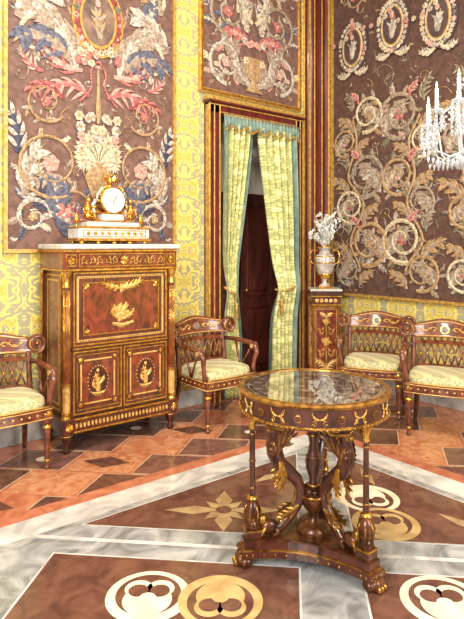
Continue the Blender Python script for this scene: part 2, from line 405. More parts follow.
# ------------------------------------------------------------------ room shell
H=4.95
def simplebox(name,x0,x1,y0,y1,z0,z1,mat,bev=0):
    mb=MB(); mb.box(x0,x1,y0,y1,z0,z1,mat,bev); return mb.build(name)
mb=MB()
mb.box(-7.5,-1.60,0,.35,0,H,DMW,0); mb.box(-.45,.35,0,.35,0,H,DMW,0); mb.box(-1.60,-.45,0,.35,2.80,H,DMW,0)
mb.build('wall_left')
simplebox('wall_right',0,.35,-7.5,0,0,H,DMW)
CE=M('ceiling_plaster',(236,228,208),(222,212,190),4,.8)
simplebox('ceiling',-7.5,.35,-7.5,.35,H,H+.2,CE)
mb=MB(); 
for a,b in ((-7.5,-1.70),(-.34,0)):
    mb.box(a,b,-.03,0,0,.16,MARB,.004); mb.box(a,b,-.038,0,.16,.185,GOLDP,.004)
mb.build('baseboard_left')
mb=MB(); mb.box(-.03,0,-7.5,0,0,.16,MARB,.004); mb.box(-.038,0,-7.5,0,.16,.185,GOLDP,.004); mb.build('baseboard_right')
mb=MB()
for z,d in ((4.78,.05),(4.84,.1),(4.9,.16)):
    mb.box(-7.5,0,-d,0,z,z+.06,GOLDP,.005); mb.box(-d,0,-7.5,0,z,z+.06,GOLDP,.005)
mb.build('trim_cornice')
mb=MB()
mb.box(-.30,0,-.07,0,0,4.78,REDW,.01); mb.box(-.26,-.04,-.085,-.02,.2,4.7,REDW,.01)
mb.box(-.08,0,-.135,0,0,4.78,REDW,.01)
mb.box(-.035,0,-.15,0,0,4.78,REDW,.008)
for x in (-.285,-.215,-.095): mb.box(x-.007,x+.007,-.094,-.02,.05,4.75,GOLDP,.002)
mb.box(-.055,-.025,-.152,-.10,.05,4.75,GOLDP,.003)
mb.box(-.31,0,-.10,0,0,.2,REDW,.01)
mb.build('trim_1')
mb=MB(); mb.box(-.37,-.31,-.02,0,.185,4.78,DMW,.0); mb.box(-.325,-.305,-.035,0,.185,4.78,GOLDP,.003); mb.build('trim_2')
mb=MB()
mb.box(-1.66,-1.52,-.08,.30,0,2.86,REDW,.008); mb.box(-.51,-.385,-.08,.30,0,2.86,REDW,.008); mb.box(-1.66,-.385,-.08,.30,2.76,2.88,REDW,.008)
mb.box(-1.68,-.37,-.10,0,2.88,2.915,GOLDP,.005); mb.box(-1.68,-.37,-.10,0,2.86,2.88,REDW,.004)
for x in (-1.655,-1.60,-1.535): mb.box(x-.006,x+.006,-.09,-.02,0,2.84,GOLDP,.002)
for x in (-.395,-.44,-.497): mb.box(x-.006,x+.006,-.09,-.02,0,2.84,GOLDP,.002)
mb.box(-1.66,-.385,-.09,-.02,2.835,2.847,GOLDP,.002); mb.box(-1.53,-.50,-.09,-.02,2.768,2.78,GOLDP,.002)
mb.build('door_frame')
mb=MB()
mb.box(-1.52,-.51,.24,.29,0.0,2.05,DOORW,.004)
for a,b in ((-1.48,-1.04),(-.99,-.55)):
    for c,d in ((.15,.85),(.95,1.95)):
        mb.rframe(lambda u,v,h:(u,.24-h,v),a,c,b,d,.025,MAHD,.012)
        mb.box(a+.06,b-.06,.225,.25,c+.06,d-.06,DOORW,.01)
mb.box(-1.52,-.51,.24,.30,2.05,2.80,M('transom_lit_room',(236,230,220),(216,208,196),5,.6),.004)  # pale panel over the door, its cream colour paints in the lit room beyond
mb.box(-1.03,-1.0,.20,.25,0,2.05,MAHD,.006)
mb.ell((-.95,.215,1.02),(.02,.025,.02),GOLD)
mb.build('door_1')
# ------------------------------------------------------------------ curtains
def curtain():
    mb=MB()
    def inner(z,l):
        top=(-1.14 if l else -1.07); tie=(-1.38 if l else -.84); bot=(-1.30 if l else -.90)
        if z>2.55: return top
        if z>1.05:
            t=(2.55-z)/1.5; return top+(tie-top)*(t**1.15)
        t=min(1,(1.05-z)/.5); return tie+(bot-tie)*math.sin(t*pi/2)
    for l in (True,False):
        out=-1.505 if l else -.525
        nf=5 if l else 6
        def fn(u,v,w,l=l,out=out,a=0,b=1):
            u=a+(b-a)*u
            z=2.68-v*2.66
            inn=inner(z,l); x=out+(inn-out)*u
            amp=.030+.014*math.sin(v*5+u*3)
            pinch=math.exp(-((z-1.05)/.18)**2)
            y=-.085-.015-amp*(1-.5*pinch)*math.sin(u*nf*2*pi+1.4*math.sin(v*3))-.05*pinch
            return (x,y-(.003 if w else 0),z)
        mb.solid(lambda u,v,w:fn(u,v,w,a=0,b=.95),80,50,DMC)
        mb.solid(lambda u,v,w:fn(u,v,w,a=.95,b=1),6,50,GRN)
        mb.solid(lambda u,v,w:tuple(Vector(fn(u,v,w,a=0,b=.10))+Vector((0,-.004,0))),10,50,GRN)
        xi=inner(1.05,l); pts=[]
        for i in range(13):
            t=i/12; pts.append((out+(xi-out)*t,-.11-.07*math.sin(pi*t),1.10-.07*math.sin(pi*t*.7)))
        mb.tube(pts,.012,GOLDP,8)
        tx=xi+(-.03 if l else .03)
        mb.tube([(tx,-.17,1.03),(tx,-.18,.95)],.007,GOLDP); mb.ell((tx,-.18,.93),(.020,.020,.025),GOLDP)
        mb.lathe([(.012,.02),(.016,0),(.022,-.12),(.018,-.13)],GOLDP,(tx,-.18,.92),12,.2,8)
    def hd(u,v,w):
        x=-1.515+u*1.01; z=2.755-v*(.12+.02*math.cos(u*2*pi*6))
        return (x,-.12-.014*math.sin(u*2*pi*22)-(.004 if w else 0)-.012*v,z)
    mb.solid(hd,150,4,GRN)
    for i in range(60):
        u=(i+.5)/60; x=-1.515+u*1.01; z=2.635-.02*math.cos(u*2*pi*6)
        mb.tube([(x,-.14,z+.005),(x,-.142,z-.028)],[.004,.006],GOLDP,5)
    mb.tube([(-1.515,-.12,2.745),(-.505,-.12,2.745)],.010,GOLDP,8)
    return mb.build('curtain')
curtain()
# ------------------------------------------------------------------ floor
SAL=M('salmon_marble',(200,130,100),(164,92,66),7,.14,dist=1.5,detail=8,lo=.3,hi=.7)
ORA=M('orange_marble',(206,150,114),(180,106,70),9,.14,dist=2,detail=8)
BEI=M('beige_marble',(214,192,166),(190,158,130),9,.14,dist=1.5,detail=8)
BRN=M('brown_marble',(116,78,64),(86,54,46),9,.13,dist=1,detail=8)
BRN2=M('dark_rose_marble',(134,94,82),(102,68,60),9,.13,dist=1,detail=8)
GRY=M('grey_marble',(176,176,176),(112,112,114),3.2,.12,dist=2.8,detail=8)
WBD=M('white_band_marble',(220,216,212),(174,170,168),4,.13,dist=1.8,detail=8)
CRI=M('cream_inlay_marble',(236,226,204),(216,202,174),10,.18)
TNI=M('tan_inlay_marble',(200,172,120),(170,138,90),10,.18)
TNO=M('olive_inlay_marble',(180,154,112),(150,120,84),10,.18)
def clip(poly,a,b,c):
    out=[]
    for i in range(len(poly)):
        p=poly[i];q=poly[(i+1)%len(poly)]; dp=a*p[0]+b*p[1]-c; dq=a*q[0]+b*q[1]-c
        if dp<=0: out.append(p)
        if dp*dq<0:
            t=dp/(dp-dq); out.append((p[0]+(q[0]-p[0])*t,p[1]+(q[1]-p[1])*t))
    return out
R2=math.sqrt(2)
dd=lambda d1,d2:((d1+d2)/R2,(d1-d2)/R2)
def ccw(p):
    a=sum(p[i][0]*p[(i+1)%len(p)][1]-p[(i+1)%len(p)][0]*p[i][1] for i in range(len(p)))
    return p if a>0 else p[::-1]
fl=MB()
fl.box(-7.5,.35,-7.5,.35,-.12,0,SAL,0)
def P(p,z,m):
    if len(p)>2: fl.poly(ccw(p),z,m)
def rect(x0,x1,y0,y1): return [(x0,y0),(x1,y0),(x1,y1),(x0,y1)]
random.seed(8)
def circ(cx,cy,r,z,m,n=40): P([(cx+r*math.cos(2*pi*i/n),cy+r*math.sin(2*pi*i/n)) for i in range(n)],z,m)
g=.36
def tile(a0,a1,b0,b1,z,m,sk=0):
    base=[dd(a0,b0),dd(a1,b0+sk),dd(a1,b1+sk),dd(a0,b1)]
    for strip in ('L','R'):
        p=base
        if strip=='L': p=clip(clip(p,0,-1,1.13),0,1,-.12)
        else: p=clip(clip(clip(p,-1,0,1.36),1,0,-.12),0,1,-1.14)
        if len(p)>2: P(p,z,m)
for i in range(-32,4):
    for j in range(-17,17):
        gy=g*1.3; off=(i%2)*.5*gy
        a0,a1,b0,b1=i*g,(i+1)*g,j*gy+off,(j+1)*gy+off
        ca,cb=(a0+a1)/2,(b0+b1)/2; cx,cy=dd(ca,cb)
        inz=((-1.0<cy<-.22) or (-1.2<cx<-.25 and cy<-1.2))
        if (j+i//2)%2:
            tile(a0+.006,a1-.006,b0+.008,b1-.008,.0006,BEI,.05)
            tile(a0+.014,a1-.014,b0+.016,b1-.016,.0010,BRN if (i//2)%2 else BRN2,.05)
            if inz and i%2==0: circ(*dd(ca,cb+.025),.045,.0022,CRI,18)
        else:
            tile(a0+.008,a1-.008,b0+.012,b1-.012,.0008,(ORA,SAL,ORA)[(i+2*j)%3],.05)
            if inz and (i+j)%3==0:
                P([dd(ca-.10,cb+.02),dd(ca,cb-.15),dd(ca+.10,cb+.02),dd(ca,cb+.19)],.0016,BRN)
P(rect(-7.5,-1.47,-1.43,-1.24),.0014,WBD); P(rect(-1.66,-1.47,-7.5,-1.43),.0014,WBD)
P(rect(-7.5,-1.66,-7.5,-1.43),.0010,GRY)
def line(a,b,m,z,w):
    a=Vector((*a,0));b=Vector((*b,0)); d=(b-a).normalized(); n=Vector((-d.y,d.x,0))*w/2
    q=[a-n,b-n,b+n,a+n]; P([(v.x,v.y) for v in q],z,m)
def outl(p,m,z,w=.02):
    for i in range(len(p)): line(p[i],p[(i+1)%len(p)],m,z+i*.0001,w)
S=[dd(-2.403,-.31),dd(-3.56,-.31),dd(-3.56,-1.467)]
B=[dd(-2.40,-.03),dd(-3.56,-.03),dd(-3.56,1.128)]
A=[dd(-3.84,-1.50),dd(-3.84,-.31),dd(-5.05,-.31),dd(-5.05,-1.50)]
Cc=[dd(-3.84,-.03),dd(-3.84,1.18),dd(-5.05,1.18),dd(-5.05,-.03)]
for q in (S,B,A,Cc): P(q,.0018,BRN)
for q in (S,B,A,Cc): outl(q,WBD,.0021,.010)
for k in (1,2,3):
    o=1.49*k*R2
    P([(x-o*.99,y) for x,y in S],.0018,BRN)
    P([(x,y-o*.99) for x,y in B],.0018,BRN)
line(dd(-3.70,-2.6),dd(-3.70,2.2),WBD,.0016,.03)
def moon(cx,cy,r,m,a,z=.0026):
    c,s=math.cos(a),math.sin(a)
    circ(cx,cy,r,z,m); circ(cx+c*r*.06,cy+s*r*.06,r*.78,z+.0005,BRN)
    circ(cx-c*r*.16,cy-s*r*.16,r*.58,z+.001,m)
    for sg in (1,-1):
        a2=a+sg*pi/2
        px,py=cx+c*r*.26+math.cos(a2)*r*.26,cy+s*r*.26+math.sin(a2)*r*.26
        circ(px,py,r*.34,z+.0015,m,28)
        circ(px-c*r*.08,py-s*r*.08,r*.24,z+.002+.0002*sg,BRN,28)
    circ(cx-c*r*.10,cy-s*r*.10,r*.20,z+.0024,m,20)
FA=math.radians(51)
moon(-3.59,-2.235,.18,CRI,FA); moon(-3.37,-2.455,.18,TNI,FA+pi,.0032)
moon(-2.10,-2.25,.18,CRI,FA+pi); moon(-2.28,-2.50,.18,TNI,FA,.0032)
moon(-2.64,-3.05,.18,CRI,FA); moon(-2.42,-3.25,.18,TNI,FA+pi,.0032)
def star(cx,cy,m):
    for k in range(8):
        a=k*pi/4-math.radians(39); Ln=(.34,.15,.24,.15)[k%4]; w=.05 if k%2==0 else .03
        c,s=math.cos(a),math.sin(a)
        P([(cx,cy),(cx+c*Ln*.5-s*w,cy+s*Ln*.5+c*w),(cx+c*Ln,cy+s*Ln),(cx+c*Ln*.5+s*w,cy+s*Ln*.5-c*w)],.0024+.0002*k,m)
    circ(cx,cy,.045,.0045,BRN)
star(-2.86,-1.83,TNO)
for k in (1,2): star(-2.86-1.49*R2*.99*k,-1.83,TNO)
for (x,y,a) in ((-2.35,-1.66,0),(-1.95,-2.75,1.6),(-1.85,-2.05,1)):
    c,s=math.cos(a),math.sin(a); P([(x-c*.14,y-s*.14),(x+s*.03,y-c*.03),(x+c*.14,y+s*.14),(x-s*.04,y+c*.04)],.0023,TNO)
fl.build('floor')
# ------------------------------------------------------------------ secretaire cabinet
def trophy(mb,fr,c,s,m):
    random.seed(9)
    for k in range(14):
        a=k*2*pi/14; leaf(mb,fr,c,a,s*random.uniform(.6,1.0)*(1 if abs(math.cos(a))>.5 else .75),random.uniform(-1,1),s*.13,m,.004+.0006*k,2,m,.008)
    for k in range(6): flower(mb,fr,(c[0]+random.uniform(-.35,.35)*s,c[1]+random.uniform(-.3,.3)*s),s*.2,m,m,.012)
def secretary():
    mb=MB(); W=.96; D=.43; y=-D
    fr=lambda u,v,h:(u,y+.015-h,v)
    fs=lambda u,v,h:(.03-h,u,v)
    mb.box(.03,W-.03,y+.015,0,.14,1.44,MAH,.004)
    mb.box(0,W,y-.02,0,.14,.25,MAH,.006)
    mb.box(-.02,W+.02,y-.045,.0,1.452,1.49,MARW,.008)
    mb.box(0,W,y-.025,0,1.43,1.452,GOLD,.006)
    mb.box(.0,W,y-.015,0,1.31,1.43,MAHF,.004)
    mb.box(-.003,W+.003,y-.02,0,1.295,1.312,GOLD,.003)
    f2=lambda u,v,h:(u,y-.015-h,v)
    for a,b in ((.02,.10),(.86,.94)):
        mb.rframe(f2,a,1.33,b,1.415,.006,GOLD,.006); flower(mb,f2,((a+b)/2,1.37),.03,GOLD,GOLD)
    mb.rframe(f2,.12,1.325,.84,1.42,.005,GOLD,.005)
    for sg in (1,-1):
        for k in range(5):
            scroll(mb,f2,(.48+sg*(.07+.062*k),1.372),.026,pi/2,sg*(1 if k%2 else -1),1.1,INL,[INL,GOLD],.004,.035,None,None,4)
    flower(mb,f2,(.48,1.372),.035,GOLD,GOLD,.008,8)
    for x in (.035,W-.035):
        c=(x,y+.01,0)
        mb.box(x-.04,x+.04,y-.03,y+.05,.14,.25,MAH,.004)
        mb.lathe([(.036,.25),(.036,.265),(.028,.275),(.034,.285),(.03,.30)],GOLD,c,20)
        mb.lathe([(.029,.30),(.029,.48)],INL,c,36,.22,12)
        mb.lathe([(.032,.48),(.032,.50)],GOLD,c,20)
        mb.lathe([(.029,.50),(.026,1.18)],MAHF,c,36,.18,12)
        for k in range(7):
            a=-pi/2+(k-3)*.42; mb.tube([(x+.027*math.cos(a),y+.01+.027*math.sin(a),.52),(x+.0245*math.cos(a),y+.01+.0245*math.sin(a),1.16)],.0026,GOLD,5)
        mb.lathe([(.03,1.18),(.03,1.195),(.024,1.21),(.03,1.25),(.04,1.28),(.042,1.295)],GOLD,c,20,.08,8)
    for x,yy in ((.04,y+.02),(W-.04,y+.02),(.05,-.06),(W-.05,-.06)):
        mb.lathe([(.014,0),(.024,.01),(.026,.03),(.018,.05),(.034,.09),(.04,.12),(.04,.14)],MAHD,(x,yy,0),16)
        mb.lathe([(.03,.118),(.042,.124),(.042,.132),(.03,.138)],GOLD,(x,yy,0),16)
    mb.box(.08,W-.08,y-.03,y,.235,.25,GOLD,.004); mb.box(.08,W-.08,y-.026,y,.145,.158,GOLD,.003)
    f3=lambda u,v,h:(u,y-.02-h,v)
    for i in range(26): mb.disc(f3,.10+i*.0304,.197,.009,.018,INL,.004,10)
    for x in (.04,W-.04): flower(mb,lambda u,v,h:(u,y-.03-h,v),(x,.195),.03,GOLD,GOLD)
    u0,u1,v0,v1=.085,W-.085,.755,1.285
    mb.rframe(fr,u0,v0,u1,v1,.012,GOLD,.014)
    mb.plate(fr,u0+.012,v0+.012,u1-.012,v1-.012,MAH,.006)
    mb.rframe(fr,u0+.028,v0+.028,u1-.028,v1-.028,.016,INL,.008)
    for i in range(34):
        x=u0+.036+i*(u1-u0-.072)/33
        for v in (v0+.036,v1-.036): mb.disc(fr,x,v,.006,.005,MAH,.010,6)
    mb.plate(fr,u0+.075,v0+.07,u1-.075,v1-.075,MAHF,.009)
    mb.rframe(fr,u0+.075,v0+.07,u1-.075,v1-.075,.007,GOLD,.014)
    for sx in (u0+.105,u1-.105):
        for vv in (v0+.10,v1-.105): flower(mb,fr,(sx,vv),.022,GOLD,GOLD,.012)
    trophy(mb,fr,(.48,.985),.115,INL)
    mb.rib(fr,[(.39,.90),(.48,.875),(.57,.90)],[.010,.018,.010],INL,.012,.01)
    trophy(mb,fr,(.48,1.165),.06,INL)
    for sg in (1,-1):
        leaf(mb,fr,(.48,1.165),(0 if sg>0 else pi),.19,sg*.6,.018,INL,.012,4,GOLD)
        leaf(mb,fr,(.48,.93),(0.2 if sg>0 else pi-.2),.13,sg*.9,.018,INL,.012,3,GOLD)
    mb.box(.07,W-.07,y-.0,y+.03,.725,.752,MAHD,.003); mb.plate(fr,.08,.733,W-.08,.744,GOLD,.02)
    for a,b in ((.085,.472),(.488,W-.085)):
        v0,v1=.265,.718; m=(a+b)/2
        mb.rframe(fr,a,v0,b,v1,.010,GOLD,.014)
        mb.plate(fr,a+.010,v0+.010,b-.010,v1-.010,MAH,.006)
        mb.rframe(fr,a+.028,v0+.028,b-.028,v1-.028,.006,GOLD,.012)
        mb.plate(fr,a+.05,v0+.06,b-.05,v1-.06,MAHF,.009)
        mb.rframe(fr,a+.055,v0+.065,b-.055,v1-.065,.011,INL,.011)
        for sx in (a+.055,b-.055):
            for vv in (v0+.065,v1-.065): mb.disc(fr,sx,vv,.03,.03,MAH,.0125,14); mb.disc(fr,sx,vv,.017,.017,GOLD,.015,12,.004)
        mb.disc(fr,m,.49,.075,.105,MAHD,.0125,28)
        for k in range(24):
            aa=2*pi*k/24; mb.disc(fr,m+.08*math.cos(aa),.49+.11*math.sin(aa),.005,.005,INL,.014,6)
        leaf(mb,fr,(m,.41),pi/2,.15,.35,.026,INL,.014,3,GOLD,.008); leaf(mb,fr,(m-.02,.44),2.4,.06,-1,.014,INL,.016,1); leaf(mb,fr,(m+.01,.47),.6,.07,.8,.014,INL,.016,1)
        mb.ell((m-.005,y-.002,.565),(.012,.01,.014),INL,8)
        mb.rib(fr,[(m-.05,.405),(m,.395),(m+.05,.405)],[.006,.01,.006],INL,.014)
    mb.rframe(fs,-D+.07,.29,-.05,1.27,.012,GOLD,.010)
    mb.plate(fs,-D+.10,.32,-.08,1.24,MAHF,.006)
    mb.rframe(fs,-D+.11,.33,-.09,1.23,.008,INL,.008)
    fs2=lambda u,v,h:(W-.03+h,u,v)
    mb.rframe(fs2,-D+.07,.29,-.05,1.27,.012,GOLD,.010)
    for x in (.02,W-.02):
        mb.box(x-.02,x+.02,-.05,0,.25,1.30,MAH,.004)
        mb.lathe([(.02,.25),(.02,1.30)],GOLD,(x+(-.012 if x<.5 else .012),-.03,0),12,.2,6)
    return mb.build('secretary_cabinet',place(-3.25,-.035,0,0,(1,1,1.012)))
secretary()
# ------------------------------------------------------------------ mantel clock
def clock():
    mb=MB()
    for x in (-.24,-.12,0,.12,.24):
        for y in (-.07,.07): mb.lathe([(.012,0),(.02,.008),(.012,.02)],GOLD,(x,y,0),12)
    mb.box(-.28,.28,-.10,.10,.02,.035,GOLD,.004)
    mb.box(-.27,.27,-.09,.09,.035,.105,MARW,.006); mb.box(-.278,.278,-.097,.097,.105,.115,GOLD,.004)
    f=lambda u,v,h:(u,-.09-h,v)
    mb.rframe(f,-.24,.048,.24,.093,.004,GOLD,.004)
    for i in range(9):
        flower(mb,f,(-.2+i*.05,.070),.014,GOLD,GOLD,.003)
    mb.box(-.20,.20,-.075,.075,.115,.15,MARW,.006); mb.box(-.203,.203,-.078,.078,.15,.156,GOLD,.003)
    mb.box(-.085,.085,-.06,.06,.156,.205,MARW,.008); mb.box(-.09,.09,-.065,.065,.205,.212,GOLD,.003)
    def T(c): return Matrix.Translation(c)@Matrix.Rotation(pi/2,4,'X')
    mb.T=T((0,0,.295))
    mb.lathe([(.085,-.05),(.092,-.045),(.092,.045),(.096,.05),(.096,.056),(.084,.062)],GOLD,(0,0,0),32)
    mb.lathe([(.083,.05),(.083,.0645)],WH,(0,0,0),32)
    mb.T=Matrix.Identity(4)
    for k in range(12):
        a=k*pi/6; c,s=math.sin(a),math.cos(a)
        mb.tube([(c*.060,-.066,.295+s*.060),(c*.073,-.066,.295+s*.073)],.0022,BLK,4)
    mb.tube([(0,-.068,.295),(.025,-.068,.33)],.0028,BLK,5); mb.tube([(0,-.069,.295),(-.012,-.069,.245)],.0022,BLK,5)
    mb.ell((0,-.068,.295),.006,GOLD,8)
    for s in (1,-1):
        mb.tube([(s*(.10+.05*math.cos(t*.5)),0,.165+.03+.03*math.sin(t*.5)) for t in range(0,14)],.009,GOLD,8)
        mb.tube([(s*.1,0,.3),(s*.13,0,.26),(s*.115,0,.215),(s*.14,0,.17)],[.012,.014,.012,.01],MARW,8)
        x=s*.165
        mb.ell((x,0,.19),(.035,.035,.025),GOLD,10); mb.ell((x,0,.235),(.026,.022,.042),GOLD,12)
        mb.ell((x-s*.004,-.004,.295),(.017,.018,.021),GOLD,12); mb.tube([(x,0,.265),(x-s*.002,0,.285)],.009,GOLD)
        mb.tube([(x-s*.015,-.01,.255),(x-s*.04,-.03,.245),(x-s*.065,-.02,.265)],[.009,.008,.006],GOLD)
        mb.tube([(x+s*.02,0,.255),(x+s*.035,-.01,.225),(x+s*.03,-.03,.20)],[.009,.007,.006],GOLD)
        for dy in (-.015,.015): mb.tube([(x,dy,.195),(x-s*.03,dy-.03,.20),(x-s*.03,dy-.045,.165)],[.015,.012,.008],GOLD)
        mb.lathe([(.016,0),(.008,.012),(.006,.02),(.02,.04),(.022,.055),(.012,.065),(.016,.07),(.004,.09)],GOLD,(s*.245,0,.115),14)
    mb.lathe([(.03,0),(.02,.012),(.026,.02)],GOLD,(0,0,.385),14)
    mb.ell((0,0,.43),(.02,.02,.032),GOLD,12); mb.ell((.006,-.008,.47),(.011,.012,.012),GOLD,10)
    mb.tube([(.008,-.015,.472),(.014,-.028,.466)],[.005,.001],GOLD,6)
    ft=lambda u,v,h:(u,-.01-h,v)
    for s in (1,-1):
        for k in range(5): leaf(mb,ft,(s*.01,.425),pi/2-s*(.5+.22*k),.075-.006*k,-s*.4,.009,GOLD,.002*k,0)
        mb.tube([(s*.03,-.03,.385),(s*.075,-.04,.375),(s*.105,-.03,.33),(s*.11,-.02,.28)],[.008,.011,.01,.005],MARW,8)
        for k in range(5): mb.ell((s*(.05+.014*k),-.045,.385-.006*k*k),.011,GOLD,8)
    return mb.build('mantel_clock',place(-2.77,-.245,1.509,0,(1.13,1.13,1.16)))
clock()
# ------------------------------------------------------------------ armchair
MED=M('dark_cameo',(150,134,120),(92,84,92),40,.4)
def chair_mesh():
    mb=MB()
    def arc(t,z):
        return (.285*t,.235-.10*t*t+(z-.42)*.16,z)
    front=[(-.265+.53*i/10,-.235-.022*math.sin(pi*i/10)) for i in range(11)]
    back=[(.245,.19),(.15,.235),(-.15,.235),(-.245,.19)]
    mb.prism(front+back,.34,.415,CHW)
    fro=[(x,y-.002) for x,y in front]
    for z in (.347,.408): mb.tube([(x,y,z) for x,y in fro],.004,INL,5)
    for i in range(1,10): mb.ell((fro[i][0],fro[i][1],.378),(.008,.005,.008),INL,8)
    for s in (1,-1):
        for z in (.347,.408): mb.tube([(s*.266,-.23,z),(s*.247,.19,z)],.004,INL,5)
        for i in range(7): mb.ell((s*(.264-.0028*i),-.19+.06*i,.378),(.005,.008,.008),INL,8)
    mb.ell((0,-.005,.435),(.25,.225,.058),DMS,36,.45,14)
    mb.tube([(-.245+.49*i/10,-.228-.012*math.sin(pi*i/10),.42) for i in range(11)],.006,GOLDP,6)
    for s in (1,-1):
        c=(s*.235,-.21,0)
        mb.box(c[0]-.03,c[0]+.03,c[1]-.03,c[1]+.03,.33,.42,CHW,.005)
        mb.disc(lambda u,v,h:(u,c[1]-.03-h,v),c[0],.378,.017,.017,GOLD,.004,14,.004)
        mb.lathe([(.012,0),(.019,.008),(.017,.022),(.012,.03),(.016,.06),(.025,.27)],CHW,c,16)
        mb.lathe([(.018,.055),(.021,.062),(.018,.07)],GOLD,c,14)
        mb.lathe([(.022,.27),(.031,.28),(.031,.29),(.02,.30)],GOLD,c,14)
        mb.lathe([(.02,.30),(.03,.315),(.03,.33)],CHW,c,14)
        mb.tube([(s*.215,.20,.40),(s*.22,.21,.25),(s*.232,.245,.1),(s*.245,.29,0)],[.026,.023,.02,.016],CHW,4)
        t=s*.86
        mb.tube([arc(t,z) for z in (.38,.5,.6,.7,.76)],[.024,.021,.02,.022,.024],CHW,8)
        cx,cy,cz=arc(s*1.0,.79)
        cy-=.02
        sp=[]
        for i in range(26):
            a=-pi/2+i*.45; r=.068*(1-i/27)
            sp.append((cx+s*r*math.cos(a)*.9+s*.01,cy-.016,cz-.005+r*math.sin(a)))
        mb.tube(sp,[.014*(1-.6*i/26) for i in range(26)],CHW,8)
        mb.T=Matrix.Translation((cx+s*.01,cy,cz-.005))@Matrix.Rotation(pi/2,4,'X')
        mb.lathe([(.058,-.03),(.066,-.02),(.066,.005),(.06,.01)],CHW,(0,0,0),24)
        mb.ring([(.056,.008),(.050,.016),(.044,.008)],INL,(0,0,0),24)
        mb.ring([(.032,.008),(.028,.018),(.024,.008)],INL,(0,0,0),20)
        mb.lathe([(.012,.005),(.014,.020),(.004,.026)],GOLD,(0,0,0),14)
        mb.T=Matrix.Identity(4)
        ap=[arc(s*.92,.66),(s*.275,.08,.665),(s*.285,-.05,.66),(s*.287,-.14,.655),(s*.285,-.195,.63),(s*.28,-.215,.585),(s*.268,-.20,.53),(s*.258,-.195,.47),(s*.25,-.205,.41)]
        mb.tube(ap,[.017,.020,.022,.024,.024,.021,.018,.018,.022],CHW,8)
        mb.T=Matrix.Translation((s*.286,-.17,.635))@Matrix.Rotation(pi/2,4,'Y')
        mb.lathe([(.03,-.024),(.036,-.014),(.036,.014),(.03,.024)],CHW,(0,0,0),18)
        mb.lathe([(.02,-.028),(.02,.028)],INL,(0,0,0),14)
        mb.T=Matrix.Identity(4)
        for i in range(1,5):
            p=ap[i]; mb.ell((p[0]+s*.020,p[1],p[2]),(.005,.008,.008),GOLD,8)
        mb.tube([(s*.262,-.03,.415),(s*.268,.0,.5),(s*.275,.05,.655)],[.012,.009,.012],CHW,8)
        mb.tube([(s*.262,-.03,.42),(s*.268,-.08,.52),(s*.276,-.13,.60)],[.010,.008,.008],CHW,8)
    def crest(u,v,w):
        t=-.98+1.96*u; z=.715+v*(.135+.022*math.cos(t*pi)*1.0)
        p=arc(t,z); return (p[0],p[1]-(.03 if w else 0),p[2])
    mb.solid(crest,24,4,CHW)
    fc=lambda u,v,h:(lambda p:(p[0],p[1]-.03-h,p[2]))(arc(u/.285,v))
    for v in (.727,.838): mb.rib(fc,[(-.225+.45*i/16,v+(.014*math.cos(-pi+2*pi*i/16) if v>.8 else 0)) for i in range(17)],.004,INL,.002,.003)
    mb.disc(fc,0,.782,.036,.036,GOLD,.006,22); mb.disc(fc,0,.782,.029,.029,MED,.008,22,.003)
    for s in (1,-1):
        mb.rib(fc,[(s*(.06+.15*i/8),.782+.018*math.sin(i*.9)) for i in range(9)],.005,INL,.003)
        for i in range(4): leaf(mb,fc,(s*(.07+.038*i),.782),(.6 if i%2 else -.6) if s>0 else pi-(.6 if i%2 else -.6),.035,.5,.006,INL,.003,0)
    for z0,z1 in ((.66,.69),(.47,.495)):
        def rail(u,v,w,z0=z0,z1=z1):
            p=arc(-.86+1.72*u,z0+(z1-z0)*v); return (p[0],p[1]-(.022 if w else 0),p[2])
        mb.solid(rail,16,1,CHW)
    # pierced lattice splat
    for i in range(8):
        t0=-.76+1.52*i/8; t1=t0+1.52/8
        for (a,b) in ((t0,t1),(t1,t0)):
            mb.tube([Vector(arc(a+(b-a)*q,.49+.175*q))+Vector((0,-.011,0)) for q in (0,.33,.66,1)],.0075,CHW,6)
        tm=(t0+t1)/2; p=arc(tm,.578); mb.ell((p[0],p[1]-.014,p[2]),(.010,.008,.010),GOLD,8)
    for i in range(8):
        t=-.63+1.26*i/7; p=arc(t,.702); mb.ell((p[0],p[1]-.012,p[2]),(.012,.010,.017),CHW,8)
    return mb
cm=chair_mesh()
ch=cm.build('armchair',place(-3.65,-.41,0,-.02))
inst(ch,'armchair.001',place(-1.93,-.52,0,.02,(1.02,1.02,1.0)))
inst(ch,'armchair.002',place(-.61,-1.17,0,-math.radians(60)))
inst(ch,'armchair.003',place(-.66,-1.88,0,-math.radians(64)))
